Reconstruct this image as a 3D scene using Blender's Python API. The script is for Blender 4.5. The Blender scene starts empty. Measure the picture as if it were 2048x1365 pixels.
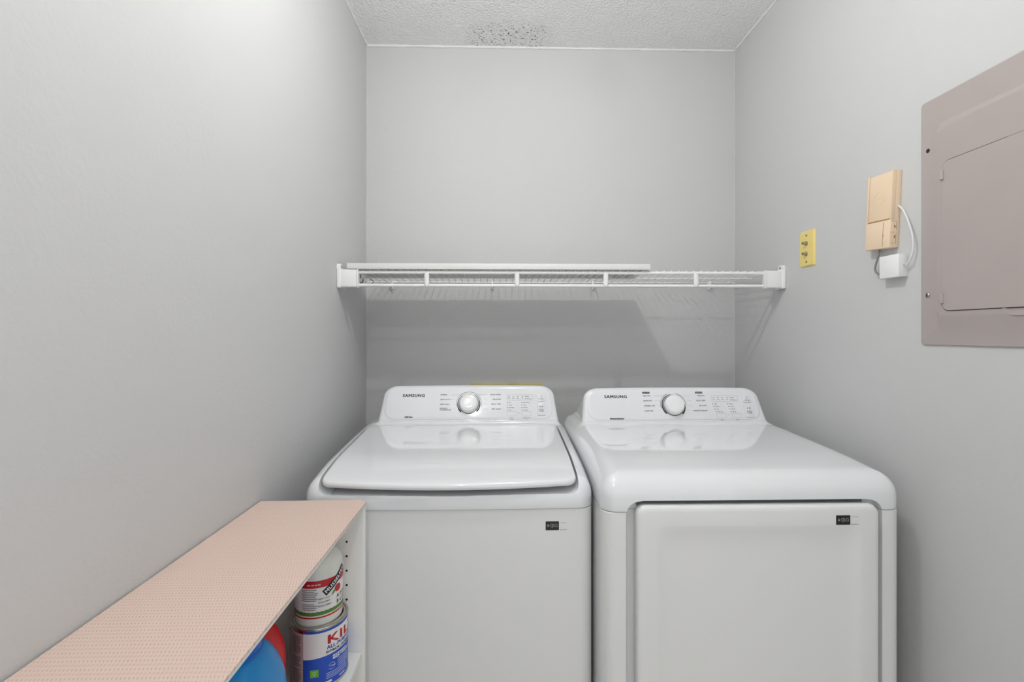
import bpy, bmesh, math, random
from mathutils import Vector, Matrix
random.seed(7)
PI = math.pi
scene = bpy.context.scene
COL = scene.collection
def lin(r, g, b):
    return tuple(((c/255)/12.92 if c/255 <= .04045 else ((c/255+.055)/1.055)**2.4) for c in (r, g, b))

# ------------------------------------------------------------------ camera
CAM_Z = 1.30
cd = bpy.data.cameras.new('camera')
cd.lens = 960/2048*36; cd.sensor_width = 36; cd.sensor_fit = 'HORIZONTAL'
cd.shift_y = -15.5/2048; cd.clip_start = .02
cam = bpy.data.objects.new('camera', cd); COL.objects.link(cam)
cam.location = (0, 0, CAM_Z)
cam.rotation_euler = (PI/2, 0, -math.asin(.025))
scene.camera = cam

# ------------------------------------------------------------------ world, exposure, lamp strengths
w = bpy.data.worlds.new('world'); scene.world = w; w.use_nodes = True
w.node_tree.nodes['Background'].inputs[0].default_value = (1.0, 1.0, 1.0, 1)
w.node_tree.nodes['Background'].inputs[1].default_value = 0.85
LAMP_CLOSET = 415.0      # flush lamp over the machines
LAMP_DOOR = 270.0        # smaller lamp by the door, above the camera
scene.view_settings.view_transform = 'Standard'
scene.view_settings.look = 'None'
scene.view_settings.gamma = 1
scene.view_settings.use_curve_mapping = False
scene.view_settings.exposure = 0.09

# room dimensions (metres)
XL, XR, YB, YR, CEIL = -.5415, .97, 1.962, .15, 2.47

# ------------------------------------------------------------------ materials
def mat(name, col, rough=.5, metal=0, coat=0, var=0, vscale=8, bump=0, bscale=60, spec=.5, emit=0, detail=4):
    m = bpy.data.materials.new(name); m.use_nodes = True
    nt = m.node_tree; N = nt.nodes; Lk = nt.links; b = N['Principled BSDF']
    c = lin(*col)
    b.inputs['Base Color'].default_value = (*c, 1)
    b.inputs['Roughness'].default_value = rough
    b.inputs['Metallic'].default_value = metal
    b.inputs['Coat Weight'].default_value = coat
    b.inputs['Coat Roughness'].default_value = .03
    b.inputs['Specular IOR Level'].default_value = spec
    tc = N.new('ShaderNodeTexCoord')
    if var > 0:
        n = N.new('ShaderNodeTexNoise'); n.inputs['Scale'].default_value = vscale; n.inputs['Detail'].default_value = detail
        Lk.new(tc.outputs['Object'], n.inputs['Vector'])
        r = N.new('ShaderNodeMix'); r.data_type = 'RGBA'
        r.inputs[6].default_value = (*[x*(1-var) for x in c], 1)
        r.inputs[7].default_value = (*[min(1, x*(1+var)) for x in c], 1)
        Lk.new(n.outputs['Fac'], r.inputs[0]); Lk.new(r.outputs[2], b.inputs['Base Color'])
    if bump > 0:
        n = N.new('ShaderNodeTexNoise'); n.inputs['Scale'].default_value = bscale; n.inputs['Detail'].default_value = 3
        Lk.new(tc.outputs['Object'], n.inputs['Vector'])
        bp = N.new('ShaderNodeBump'); bp.inputs['Strength'].default_value = 1; bp.inputs['Distance'].default_value = bump
        Lk.new(n.outputs['Fac'], bp.inputs['Height']); Lk.new(bp.outputs['Normal'], b.inputs['Normal'])
    if emit:
        b.inputs['Emission Color'].default_value = (*c, 1); b.inputs['Emission Strength'].default_value = emit
    return m

M = {}
M['wall'] = mat('painted_wall', (203, 204, 204), .62, var=.015, vscale=3, bump=.0007, bscale=110, spec=.3)
M['floor'] = mat('vinyl_floor', (222, 217, 208), .4, var=.12, vscale=5)
M['caulk'] = mat('white_caulk', (232, 233, 233), .7, var=.03, vscale=60, bump=.001, bscale=80)
M['enamel'] = mat('white_enamel_gloss', (231, 233, 236), .07, coat=.8, var=.006, vscale=2)
M['enamel_front'] = mat('white_enamel_satin', (230, 231, 231), .32, var=.006, vscale=2, bump=.00004, bscale=900)
M['knob'] = mat('white_knob_plastic', (240, 241, 242), .12, coat=.5, var=.005)
M['ink'] = mat('black_print', (26, 26, 29), .4, var=.05)
M['ink_grey'] = mat('grey_print', (122, 123, 127), .5, var=.05)
M['ink_line'] = mat('light_grey_print', (178, 180, 184), .5, var=.03)
M['dark'] = mat('dark_gap', (18, 18, 20), .6, var=.05)
M['white_wire'] = mat('white_vinyl_wire', (236, 237, 236), .35, var=.01)
M['white_plastic'] = mat('white_plastic', (238, 239, 240), .38, var=.01)
M['board'] = mat('white_painted_board', (228, 230, 228), .5, var=.02, vscale=6)
M['melamine'] = mat('white_melamine', (233, 233, 230), .35, var=.01, vscale=4)
M['metal'] = mat('nickel_metal', (178, 176, 168), .28, metal=1, var=.05, vscale=40)
M['tin'] = mat('tin_rim', (190, 188, 180), .25, metal=1, var=.08, vscale=30)
M['dark_metal'] = mat('dark_steel_wire', (70, 70, 68), .4, metal=.8, var=.1, vscale=40)
M['panel'] = mat('grey_panel_enamel', (174, 165, 162), .38, var=.03, vscale=9, bump=.00012, bscale=350)
M['tan_dark'] = mat('brown_seam_plastic', (132, 104, 78), .5, var=.05)
M['tan'] = mat('tan_plastic', (238, 214, 184), .42, var=.02, vscale=12)
M['old_yellow'] = mat('dull_yellowed_plastic', (214, 198, 138), .5, var=.05, vscale=20)
M['yellow'] = mat('yellowed_plastic', (239, 216, 134), .38, var=.03, vscale=20)
M['cable_white'] = mat('white_cable_sheath', (226, 227, 228), .4, var=.02)
M['cable_grey'] = mat('grey_cable_sheath', (136, 138, 140), .45, var=.04)
M['blue_jug'] = mat('blue_plastic', (0, 140, 214), .3, coat=.1, var=.06, vscale=9)
M['blue_cap'] = mat('deep_blue_plastic', (4, 100, 196), .35, var=.04)
M['red_jug'] = mat('red_plastic', (214, 22, 28), .32, coat=.1, var=.06, vscale=30, bump=.0006, bscale=160)
M['jar'] = mat('milky_white_plastic', (226, 228, 220), .22, coat=.3, var=.02, vscale=15)
M['paper'] = mat('white_label_paper', (232, 230, 228), .4, var=.015)
M['label_grey'] = mat('pink_grey_label_paper', (188, 170, 172), .45, var=.03, vscale=30)
M['red_ink'] = mat('red_print', (188, 22, 34), .4, var=.04)
M['blue_ink'] = mat('blue_print', (22, 78, 190), .35, var=.06, vscale=20)
M['white_ink'] = mat('white_print', (235, 238, 242), .4, var=.02)
M['green_ink'] = mat('green_print', (112, 190, 40), .4, var=.1, vscale=120)
M['grass_ink'] = mat('grass_green_print', (86, 130, 52), .4, var=.4, vscale=260)
M['label_black'] = mat('black_label', (22, 22, 23), .3, var=.05)
M['lamp_glass'] = mat('opal_lamp_glass', (255, 254, 252), .4, var=.0, emit=LAMP_CLOSET)
M['lamp_glass_small'] = mat('opal_lamp_glass_small', (255, 254, 252), .4, var=.0, emit=LAMP_DOOR)

def ceiling_mat():
    m = mat('stippled_ceiling', (244, 244, 244), .55, spec=.5)
    nt = m.node_tree; N = nt.nodes; Lk = nt.links; b = N['Principled BSDF']
    tc = N.new('ShaderNodeTexCoord')
    n1 = N.new('ShaderNodeTexNoise'); n1.inputs['Scale'].default_value = 115; n1.inputs['Detail'].default_value = 3
    v = N.new('ShaderNodeTexVoronoi'); v.inputs['Scale'].default_value = 140; v.feature = 'SMOOTH_F1'
    Lk.new(tc.outputs['Object'], n1.inputs['Vector']); Lk.new(tc.outputs['Object'], v.inputs['Vector'])
    ad = N.new('ShaderNodeMath'); ad.operation = 'SUBTRACT'
    Lk.new(n1.outputs['Fac'], ad.inputs[0]); Lk.new(v.outputs['Distance'], ad.inputs[1])
    bp = N.new('ShaderNodeBump'); bp.inputs['Strength'].default_value = .75; bp.inputs['Distance'].default_value = .0045
    Lk.new(ad.outputs[0], bp.inputs['Height']); Lk.new(bp.outputs['Normal'], b.inputs['Normal'])
    # mildew speckle: a patch against the back wall, broken into small dark flecks
    sx = N.new('ShaderNodeSeparateXYZ'); Lk.new(tc.outputs['Object'], sx.inputs[0])
    def rng(sock, lo, hi, a, bb):
        r = N.new('ShaderNodeMapRange'); r.interpolation_type = 'SMOOTHSTEP'
        r.inputs['From Min'].default_value = lo; r.inputs['From Max'].default_value = hi
        r.inputs['To Min'].default_value = a; r.inputs['To Max'].default_value = bb
        Lk.new(sock, r.inputs['Value']); return r.outputs['Result']
    def mul(p, q):
        k = N.new('ShaderNodeMath'); k.operation = 'MULTIPLY'; Lk.new(p, k.inputs[0]); Lk.new(q, k.inputs[1]); return k.outputs[0]
    patch = mul(mul(rng(sx.outputs['X'], -.16, -.08, 0, 1), rng(sx.outputs['X'], .12, .25, 1, 0)), rng(sx.outputs['Y'], 1.78, 1.85, 0, 1))
    n2 = N.new('ShaderNodeTexNoise'); n2.inputs['Scale'].default_value = 170; n2.inputs['Detail'].default_value = 2
    mp = N.new('ShaderNodeMapping'); mp.inputs['Scale'].default_value = (.62, .8, 1)
    Lk.new(tc.outputs['Object'], mp.inputs[0]); Lk.new(mp.outputs[0], n2.inputs['Vector'])
    fl = mul(rng(n2.outputs['Fac'], .60, .64, 0, 1), patch)
    n3 = N.new('ShaderNodeTexNoise'); n3.inputs['Scale'].default_value = 14
    Lk.new(tc.outputs['Object'], n3.inputs['Vector'])
    stain = mul(patch, rng(n3.outputs['Fac'], .3, .7, .02, .10))
    mx = N.new('ShaderNodeMix'); mx.data_type = 'RGBA'
    mx.inputs[6].default_value = (*lin(244, 244, 244), 1); mx.inputs[7].default_value = (*lin(150, 148, 142), 1); Lk.new(stain, mx.inputs[0])
    m2 = N.new('ShaderNodeMix'); m2.data_type = 'RGBA'; m2.inputs[7].default_value = (*lin(84, 84, 82), 1)
    Lk.new(mx.outputs[2], m2.inputs[6]); Lk.new(fl, m2.inputs[0])
    Lk.new(m2.outputs[2], b.inputs['Base Color'])
    return m
M['ceiling'] = ceiling_mat()

def liner_mat():
    m = mat('woven_liner', (226, 197, 178), .7, spec=.25)
    nt = m.node_tree; N = nt.nodes; Lk = nt.links; b = N['Principled BSDF']
    tc = N.new('ShaderNodeTexCoord'); sx = N.new('ShaderNodeSeparateXYZ'); Lk.new(tc.outputs['Object'], sx.inputs[0])
    nz = N.new('ShaderNodeTexNoise'); nz.inputs['Scale'].default_value = 90; Lk.new(tc.outputs['Object'], nz.inputs['Vector'])
    def math_(op, a, bb=None):
        k = N.new('ShaderNodeMath'); k.operation = op
        for i, q in enumerate((a, bb)):
            if q is None: continue
            if isinstance(q, (int, float)): k.inputs[i].default_value = q
            else: Lk.new(q, k.inputs[i])
        return k.outputs[0]
    # knit rows run across the board, 5.6 mm apart; stitches 4 mm, leaning alternately
    row = math_('MULTIPLY', sx.outputs['Y'], 1/.0072*PI)
    lean = math_('MULTIPLY', math_('SINE', row), 2.0)
    wob = math_('MULTIPLY', nz.outputs['Fac'], 1.6)
    col = math_('ADD', math_('ADD', math_('MULTIPLY', sx.outputs['X'], 2*PI/.0046), lean), wob)
    st = math_('MULTIPLY', math_('SINE', col), math_('ABSOLUTE', math_('SINE', math_('ADD', row, .6))))
    mr = N.new('ShaderNodeMapRange'); mr.inputs['From Min'].default_value = .45; mr.inputs['From Max'].default_value = 1
    Lk.new(st, mr.inputs['Value'])
    mx = N.new('ShaderNodeMix'); mx.data_type = 'RGBA'
    mx.inputs[6].default_value = (*lin(222, 199, 187), 1); mx.inputs[7].default_value = (*lin(197, 172, 160), 1)
    Lk.new(mr.outputs[0], mx.inputs[0])
    n4 = N.new('ShaderNodeTexNoise'); n4.inputs['Scale'].default_value = 6; Lk.new(tc.outputs['Object'], n4.inputs['Vector'])
    m3 = N.new('ShaderNodeMix'); m3.data_type = 'RGBA'; m3.blend_type = 'MULTIPLY'; m3.inputs[7].default_value = (.95, .95, .95, 1)
    Lk.new(n4.outputs['Fac'], m3.inputs[0]); Lk.new(mx.outputs[2], m3.inputs[6]); Lk.new(m3.outputs[2], b.inputs['Base Color'])
    bp = N.new('ShaderNodeBump'); bp.inputs['Strength'].default_value = .6; bp.inputs['Distance'].default_value = .0007; bp.invert = True
    Lk.new(mr.outputs[0], bp.inputs['Height']); Lk.new(bp.outputs['Normal'], b.inputs['Normal'])
    return m
M['liner'] = liner_mat()

# ------------------------------------------------------------------ mesh helpers
class MB:
    def __init__(s): s.v = []; s.f = []
    def add(s, vs, fs):
        o = len(s.v); s.v += [tuple(v) for v in vs]; s.f += [tuple(i+o for i in f) for f in fs]; return s
    def loft(s, rings, cap0=True, cap1=True, closed=True):
        n = len(rings[0]); vs = [p for r in rings for p in r]; fs = []
        for k in range(len(rings)-1):
            for i in range(n if closed else n-1):
                j = (i+1) % n
                fs.append((k*n+i, k*n+j, (k+1)*n+j, (k+1)*n+i))
        if cap0: fs.append(tuple(range(n-1, -1, -1)))
        if cap1: fs.append(tuple((len(rings)-1)*n+i for i in range(n)))
        return s.add(vs, fs)
    def box(s, x0, x1, y0, y1, z0, z1, bev=0, seg=2):
        bm = bmesh.new(); bmesh.ops.create_cube(bm, size=1)
        for v in bm.verts: v.co = ((x0+x1)/2+v.co.x*(x1-x0), (y0+y1)/2+v.co.y*(y1-y0), (z0+z1)/2+v.co.z*(z1-z0))
        if bev: bmesh.ops.bevel(bm, geom=bm.edges[:], offset=bev, segments=seg, profile=.5, affect='EDGES')
        bm.verts.index_update()
        s.add([v.co[:] for v in bm.verts], [[v.index for v in f.verts] for f in bm.faces]); bm.free(); return s
    def tube(s, pts, r, n=8, caps=True):
        pts = [Vector(p) for p in pts]; rings = []
        t0 = (pts[1]-pts[0]).normalized()
        a = t0.cross(Vector((0, 0, 1)));
        if a.length < .1: a = t0.cross(Vector((1, 0, 0)))
        a.normalize()
        for i, p in enumerate(pts):
            t = (pts[min(i+1, len(pts)-1)]-pts[max(i-1, 0)]).normalized()
            a = (a-t*a.dot(t)).normalized(); b = t.cross(a)
            rr = r(i/(len(pts)-1)) if callable(r) else r
            rings.append([(p+(a*math.cos(2*PI*k/n)+b*math.sin(2*PI*k/n))*rr)[:] for k in range(n)])
        return s.loft(rings, caps, caps)
    def lathe(s, prof, n=32, c=(0, 0, 0), T=None):
        rings = []
        for r, z in prof:
            ring = []
            for k in range(n):
                p = Vector((r*math.cos(2*PI*k/n), r*math.sin(2*PI*k/n), z))
                p = (T @ p) if T else p+Vector(c)
                ring.append(p[:])
            rings.append(ring)
        return s.loft(rings)
    def mesh(s, name):
        me = bpy.data.meshes.new(name); me.from_pydata(s.v, [], s.f)
        bm = bmesh.new(); bm.from_mesh(me); bmesh.ops.recalc_face_normals(bm, faces=bm.faces); bm.to_mesh(me); bm.free()
        return me
def smooth(me, ang=35):
    me.polygons.foreach_set('use_smooth', [True]*len(me.polygons))
    me.set_sharp_from_angle(angle=math.radians(ang)); me.update()
def link(name, me, m, parent=None, ang=35):
    smooth(me, ang); me.materials.clear(); me.materials.append(M[m] if isinstance(m, str) else m)
    o = bpy.data.objects.new(name, me); COL.objects.link(o)
    if parent: o.parent = parent
    if name in TINY: o['kind'] = 'stuff'
    return o
def obj(name, mb, m, parent=None, ang=35): return link(name, mb.mesh(name), m, parent, ang)
TINY = ('printed_legend', 'printed_lines', 'printed_dots', 'logo', 'label_icons', 'label_small_print', 'button_print', 'dial_ring', 'small_print', 'black_lettering', 'white_lettering', 'embossed_mark', 'seam', 'apple_print', 'brand_lettering', 'blue_lettering', 'banner_lettering', 'name_lettering', 'band_print', 'label_print', 'mark_print')
def thing(name, label, cat, loc=(0, 0, 0), group=None):
    o = bpy.data.objects.new(name, None); COL.objects.link(o); o.location = loc; o.empty_display_size = .05
    o['label'] = label; o['category'] = cat
    if group: o['group'] = group
    return o
def struct(name, mb, m, label):
    o = obj(name, mb, m); o['kind'] = 'structure'; o['label'] = label; o['category'] = name.split('_')[0]; return o
def cut(o, cutters):
    """boolean difference, applied, keeping the object's material"""
    tmp = []
    for c in cutters:
        me = c.mesh('cutter'); k = bpy.data.objects.new('cutter', me); COL.objects.link(k); k.parent = o.parent; tmp.append(k)
        md = o.modifiers.new('b', 'BOOLEAN'); md.operation = 'DIFFERENCE'; md.object = k; md.solver = 'EXACT'
    bpy.context.view_layer.update()
    me = bpy.data.meshes.new_from_object(o.evaluated_get(bpy.context.evaluated_depsgraph_get()))
    m = o.data.materials[0]; o.modifiers.clear(); o.data = me; me.materials.clear(); me.materials.append(m); smooth(me, 30)
    for k in tmp: bpy.data.objects.remove(k)
def text2d(s, size, bold=0, align='LEFT', shear=0, spacing=1, width=1):
    """flat text as (verts2d, faces); size is the capital height"""
    cu = bpy.data.curves.new('t', 'FONT'); cu.body = s; cu.size = size/.729; cu.align_x = align; cu.offset = bold
    cu.shear = shear; cu.space_character = spacing; cu.resolution_u = 2; cu.fill_mode = 'FRONT'
    o = bpy.data.objects.new('t', cu); COL.objects.link(o); bpy.context.view_layer.update()
    me = bpy.data.meshes.new_from_object(o.evaluated_get(bpy.context.evaluated_depsgraph_get()))
    vs = [(v.co.x*width, v.co.y) for v in me.vertices]; fs = [tuple(p.vertices) for p in me.polygons]
    bpy.data.objects.remove(o); bpy.data.curves.remove(cu); bpy.data.meshes.remove(me)
    return vs, fs
def bold(s, size, t, **kw):
    vs, fs = text2d(s, size, 0, **kw); V_, F_ = [], []
    for dx, dy in ((0, 0), (t, 0), (-t, 0), (t*.5, 0), (-t*.5, 0), (0, t*.4), (0, -t*.4)):
        o = len(V_); V_ += [(x+dx, y+dy) for x, y in vs]; F_ += [tuple(i+o for i in f) for f in fs]
    return V_, F_
def rect2d(x0, x1, y0, y1, nx=1):
    vs = []; fs = []
    for i in range(nx+1):
        x = x0+(x1-x0)*i/nx; vs += [(x, y0), (x, y1)]
    for i in range(nx): fs.append((2*i, 2*i+2, 2*i+3, 2*i+1))
    return vs, fs
def frame2d(x0, x1, y0, y1, t):
    vs = [(x0, y0), (x1, y0), (x1, y1), (x0, y1), (x0+t, y0+t), (x1-t, y0+t), (x1-t, y1-t), (x0+t, y1-t)]
    return vs, [(i, (i+1) % 4, 4+(i+1) % 4, 4+i) for i in range(4)]
def arc2d(cx, cy, r, a0, a1, t0, t1=None, n=28):
    t1 = t0 if t1 is None else t1; vs = []; fs = []
    for i in range(n+1):
        a = math.radians(a0+(a1-a0)*i/n); t = t0+(t1-t0)*i/n
        vs += [(cx+(r-t/2)*math.cos(a), cy+(r-t/2)*math.sin(a)), (cx+(r+t/2)*math.cos(a), cy+(r+t/2)*math.sin(a))]
        if i: fs.append((2*i-2, 2*i-1, 2*i+1, 2*i))
    return vs, fs
def put(mb, vf, fn):
    vs, fs = vf; mb.add([fn(*v) for v in vs], fs)
def crect(x0, x1, y0, y1, r, nc=8, ne=14):
    """rounded rectangle outline, straight edges subdivided"""
    pts = []
    cs = [(x1-r, y0+r, -90), (x1-r, y1-r, 0), (x0+r, y1-r, 90), (x0+r, y0+r, 180)]
    for k, (cx, cy, a0) in enumerate(cs):
        for i in range(nc+1):
            a = math.radians(a0+90*i/nc); pts.append((cx+r*math.cos(a), cy+r*math.sin(a)))
        nx, ny, na = cs[(k+1) % 4]
        p = pts[-1]; q = (nx+r*math.cos(math.radians(na)), ny+r*math.sin(math.radians(na)))
        for i in range(1, ne): pts.append((p[0]+(q[0]-p[0])*i/ne, p[1]+(q[1]-p[1])*i/ne))
    return pts
def profile(pts, ws=.03):
    """smoothed piecewise-linear height profile"""
    def raw(y):
        if y <= pts[0][0]: return pts[0][1]
        for (a, za), (b, zb) in zip(pts, pts[1:]):
            if y <= b: return za+(zb-za)*(y-a)/(b-a)
        return pts[-1][1]
    return lambda y: sum(raw(y+ws*(k/3)) for k in range(-3, 4))/7
def slab(x0, x1, y0, y1, r, layers, zt, close=True, deform=None, ne=14):
    """stack of rounded-rect rings. layer = (inset, 'abs'|'top', value); closing rings follow zt(y)"""
    layers = list(layers)
    if close:
        i0 = layers[-1][0]; v0 = layers[-1][2]; lim = min((x1-x0), (y1-y0))/2-.004
        for k in range(1, 15): layers.append((i0+(lim-i0)*k/14, 'top', v0))
    rings = []
    for ins, kind, val in layers:
        rr = max(.0015, r-ins)
        ring = []
        for x, y in crect(x0+ins, x1-ins, y0+ins, y1-ins, rr, 6, ne):
            z = val if kind == 'abs' else zt(y)+val
            p = (x, y, z)
            ring.append(deform(*p) if deform else p)
        rings.append(ring)
    return MB().loft(rings)
def quarter(r_in, r_h, n=6, top=0):
    return [(r_in*(1-math.cos(PI/2*i/n)), 'top', top-r_h+r_h*math.sin(PI/2*i/n)) for i in range(n+1)]

# ------------------------------------------------------------------ room shell
T = .10
struct('floor', MB().box(XL-1.3, XR+1.3, -1.5, YB+T, -.1, 0), 'floor', 'pale vinyl floor of the laundry closet and hall')
struct('wall_back', MB().box(XL-T, XR+T, YB, YB+T, 0, CEIL), 'wall', 'light grey painted back wall above the washer and dryer')
struct('wall_left', MB().box(XL-T, XL, YR, YB, 0, CEIL), 'wall', 'light grey painted wall on the left side')
struct('wall_right', MB().box(XR, XR+T, YR, YB, 0, CEIL), 'wall', 'light grey painted wall carrying the breaker panel')
struct('wall_hall_left', MB().box(XL-1.3, XL-T, YR, YR+T, 0, CEIL), 'wall', 'hall side of the closet front wall, left of the opening')
struct('wall_hall_right', MB().box(XR+T, XR+1.3, YR, YR+T, 0, CEIL), 'wall', 'hall side of the closet front wall, right of the opening')
struct('ceiling', MB().box(XL-1.3, XR+1.3, -1.5, YB+T, CEIL, CEIL+.1), 'ceiling', 'white stippled ceiling with a speckled mildew patch')
def bead(p, q, r, n, label, name):
    p, q = Vector(p), Vector(q); rnd = random.Random(name)
    pts = [p.lerp(q, i/n)+Vector((rnd.uniform(-1, 1), rnd.uniform(-1, 1), rnd.uniform(-1, 1)))*.0009 for i in range(n+1)]
    ph = [rnd.uniform(.75, 1.3) for _ in range(n+2)]
    struct(name, MB().tube(pts, lambda t: r*ph[int(t*n)], 8), 'caulk' if r > .003 else 'wall', label)
e = .0015
bead((XL, YB-e, CEIL-e), (XR, YB-e, CEIL-e), .0055, 90, 'bumpy white caulk line where back wall meets ceiling', 'trim_1')
bead((XL+e, .3, CEIL-e), (XL+e, YB, CEIL-e), .0042, 90, 'white caulk line where left wall meets ceiling', 'trim_2')
bead((XR-e, .3, CEIL-e), (XR-e, YB, CEIL-e), .0048, 90, 'white caulk line where right wall meets ceiling', 'trim_3')
bead((XL, YB, 0), (XL, YB, CEIL), .0022, 60, 'thin caulked corner between left and back walls', 'trim_4')
bead((XR, YB, 0), (XR, YB, CEIL), .0022, 60, 'thin caulked corner between right and back walls', 'trim_5')

# ------------------------------------------------------------------ ceiling lamps (out of frame)
def lamp(label, x, y, r, m, drop):
    """opal bulb on a short stem under a ceiling rose"""
    t = thing('ceiling_lamp', label, 'lamp', (x, y, CEIL))
    obj('ceiling_rose', MB().lathe([(.055, 0), (.055, -.010), (.048, -.02), (.02, -.026), (.002, -.026)], 32), 'white_plastic', t)
    obj('stem', MB().lathe([(.008, -.02), (.008, -drop+r), (.014, -drop+r+.004), (.014, -drop+r-.003)], 16), 'white_plastic', t)
    obj('bulb', MB().lathe([(max(.002, r*math.sin(k*PI/20)), -drop+r*math.cos(k*PI/20)) for k in range(0, 21, 2)], 18), m, t)
lamp('round opal bulb lamp above the washer and dryer', .08, .87, .030, 'lamp_glass', .13)
lamp('small opal bulb lamp in the hall by the closet opening', -.20, 0.0, .024, 'lamp_glass_small', .14)

# ------------------------------------------------------------------ laundry machines: shared pieces
def enamel_skirt(name, t, hw, cx, y0, y1, deck, h=.011, out=.030, front=.014):
    rings = []
    for o, hh in [(1, -.004), (.78, .0), (.55, .0022), (.34, .0062), (.17, .012), (.05, .021), (0, 1)]:
        ring = []
        for x, y in crect(cx-hw-out*o, cx+hw+out*o, y0-front*o, y1+out*o, .02+front*o, 8, 14):
            ring.append((x, y, deck(x, y)+(h if hh == 1 else hh*h/.03)))
        rings.append(ring)
    return obj(name, MB().loft(rings), 'enamel', t, 60)
def console(t, cx, y0, z0, hwb, hwt, H, rc, deck, depth, washer):
    tilt = math.radians(25); sn, cs = math.sin(tilt), math.cos(tilt)
    def face(x, s_, d=0): return (cx+x, y0+s_*sn+d*cs, z0+s_*cs-d*sn)
    base = []
    n = 10
    for i in range(8): s_ = -.03+(H-rc+.03)*i/7; base.append((hwb+(hwt-hwb)*max(0, s_)/(H-rc), s_))
    for i in range(1, n+1): a = PI/2*i/n; base.append((hwt-rc*1.25+rc*1.25*math.cos(a), H-rc+rc*math.sin(a)))
    top = [(hwt-rc*1.25)*(1-2*k/16) for k in range(1, 16)]
    arch = lambda x: H+.002*(1-(x/(hwt-rc))**2)
    out = base+[(x, arch(x)) for x in top]+[(-x, s_) for x, s_ in reversed(base)]
    def inset(p, d):
        N = len(p); q = []
        for i in range(N):
            ax, ay = p[i-1]; bx, by = p[(i+1) % N]; tx, ty = bx-ax, by-ay; l = math.hypot(tx, ty) or 1
            q.append((p[i][0]-ty/l*d, p[i][1]+tx/l*d))
        return q
    rings = [[face(x, s_, depth) for x, s_ in out]]
    for k in range(7):
        a = PI/2*k/6; r = .014
        rings.append([face(x, s_, r*(1-math.sin(a))) for x, s_ in inset(out, r*(1-math.cos(a)))])
    obj('console', MB().loft(rings), 'enamel', t, 50)
    # proud fascia plate with soft rounded edge
    fo = crect(-hwt+.015, hwt-.015, .022, H-.008, .034, 8, 10)
    fo = [(x*(1+.03*(1-max(0, s_)/H)), s_) for x, s_ in fo]
    rr = [[face(x, s_, .0002) for x, s_ in fo]]
    for k in range(1, 5):
        a = PI/2*k/4; r = .009
        rr.append([face(x, s_, -.0022*math.sin(a)) for x, s_ in inset(fo, r*(1-math.cos(a)))])
    obj('fascia', MB().loft(rr), 'enamel', t, 50)
    F = lambda x, s_: face(x, s_, -.0029)
    return face, F
def knob_at(t, face, s0, gap):
    P = Vector(face(0, s0, -.0022)); nrm = (Vector(face(0, s0, -1))-Vector(face(0, s0, 0))).normalized()
    T_ = Matrix.Translation(P) @ nrm.to_track_quat('Z', 'Y').to_matrix().to_4x4()
    k = obj('knob', MB().lathe([(.0325, 0), (.0325, .004), (.0318, .010), (.0308, .016), (.0285, .0198), (.0245, .0215), (.012, .0208), (.002, .0205)], 48, T=T_), 'knob', t, 40)
    obj('shadow_ring', MB().lathe([(.0338, 0), (.0338, .0014), (.033, .0018), (.03, .0018)], 48, T=T_), 'ink', k)
    ring = MB(); F = lambda x, s_: face(x, s_, -.0031)
    put(ring, arc2d(0, s0, .0425, -12 if not gap else 2, 192 if not gap else 72, .0009), F)
    if gap: put(ring, arc2d(0, s0, .0425, 112, 192, .0009), F)
    if gap:
        put(ring, arc2d(0, s0, .0372, 226, 98, .0046, .0016), F); put(ring, arc2d(0, s0, .0372, -48, 8, .0046, .002), F)
    else:
        put(ring, arc2d(0, s0, .0372, 226, 130, .0046, .0012), F); put(ring, arc2d(0, s0, .0372, -46, 58, .0046, .0012), F)
    obj('dial_ring', ring, 'ink', t)
def sticker(t, x, z, y):
    lab = obj('energy_label', MB().box(x-.0157, x+.0157, y-.0006, y+.0003, z-.0103, z+.0103), 'label_black', t)
    mb = MB(); F = lambda a, b: (x+a, y-.0009, z+b)
    put(mb, text2d('&', .0062, 0, 'CENTER'), lambda a, b: F(a-.0098, b-.002))
    put(mb, rect2d(-.0068, -.0048, .0006, .0011), F)
    put(mb, frame2d(-.0042, .0036, -.0026, .0042, .0006), F); put(mb, frame2d(-.0008, .0008, -.0026, .0042, .0005), F); put(mb, arc2d(-.0003, -.0026, .0018, 200, 340, .0005, n=8), F)
    put(mb, arc2d(.0086, .001, .0033, -20, 200, .0006, n=14), F); put(mb, arc2d(.0086, -.0012, .0018, 0, 360, .0005, n=12), F)
    put(mb, rect2d(.0050, .0056, -.003, .001), F); put(mb, rect2d(.0116, .0122, -.003, .001), F)
    obj('label_icons', mb, 'ink_line', lab)
    # the small print above and below where the square code sits on the real label
    mb = MB(); put(mb, rect2d(.0195, .0330, .0068, .0074), F); put(mb, rect2d(.0180, .0345, -.0098, -.0091), F)
    obj('label_small_print', mb, 'ink_grey', t)
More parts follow.
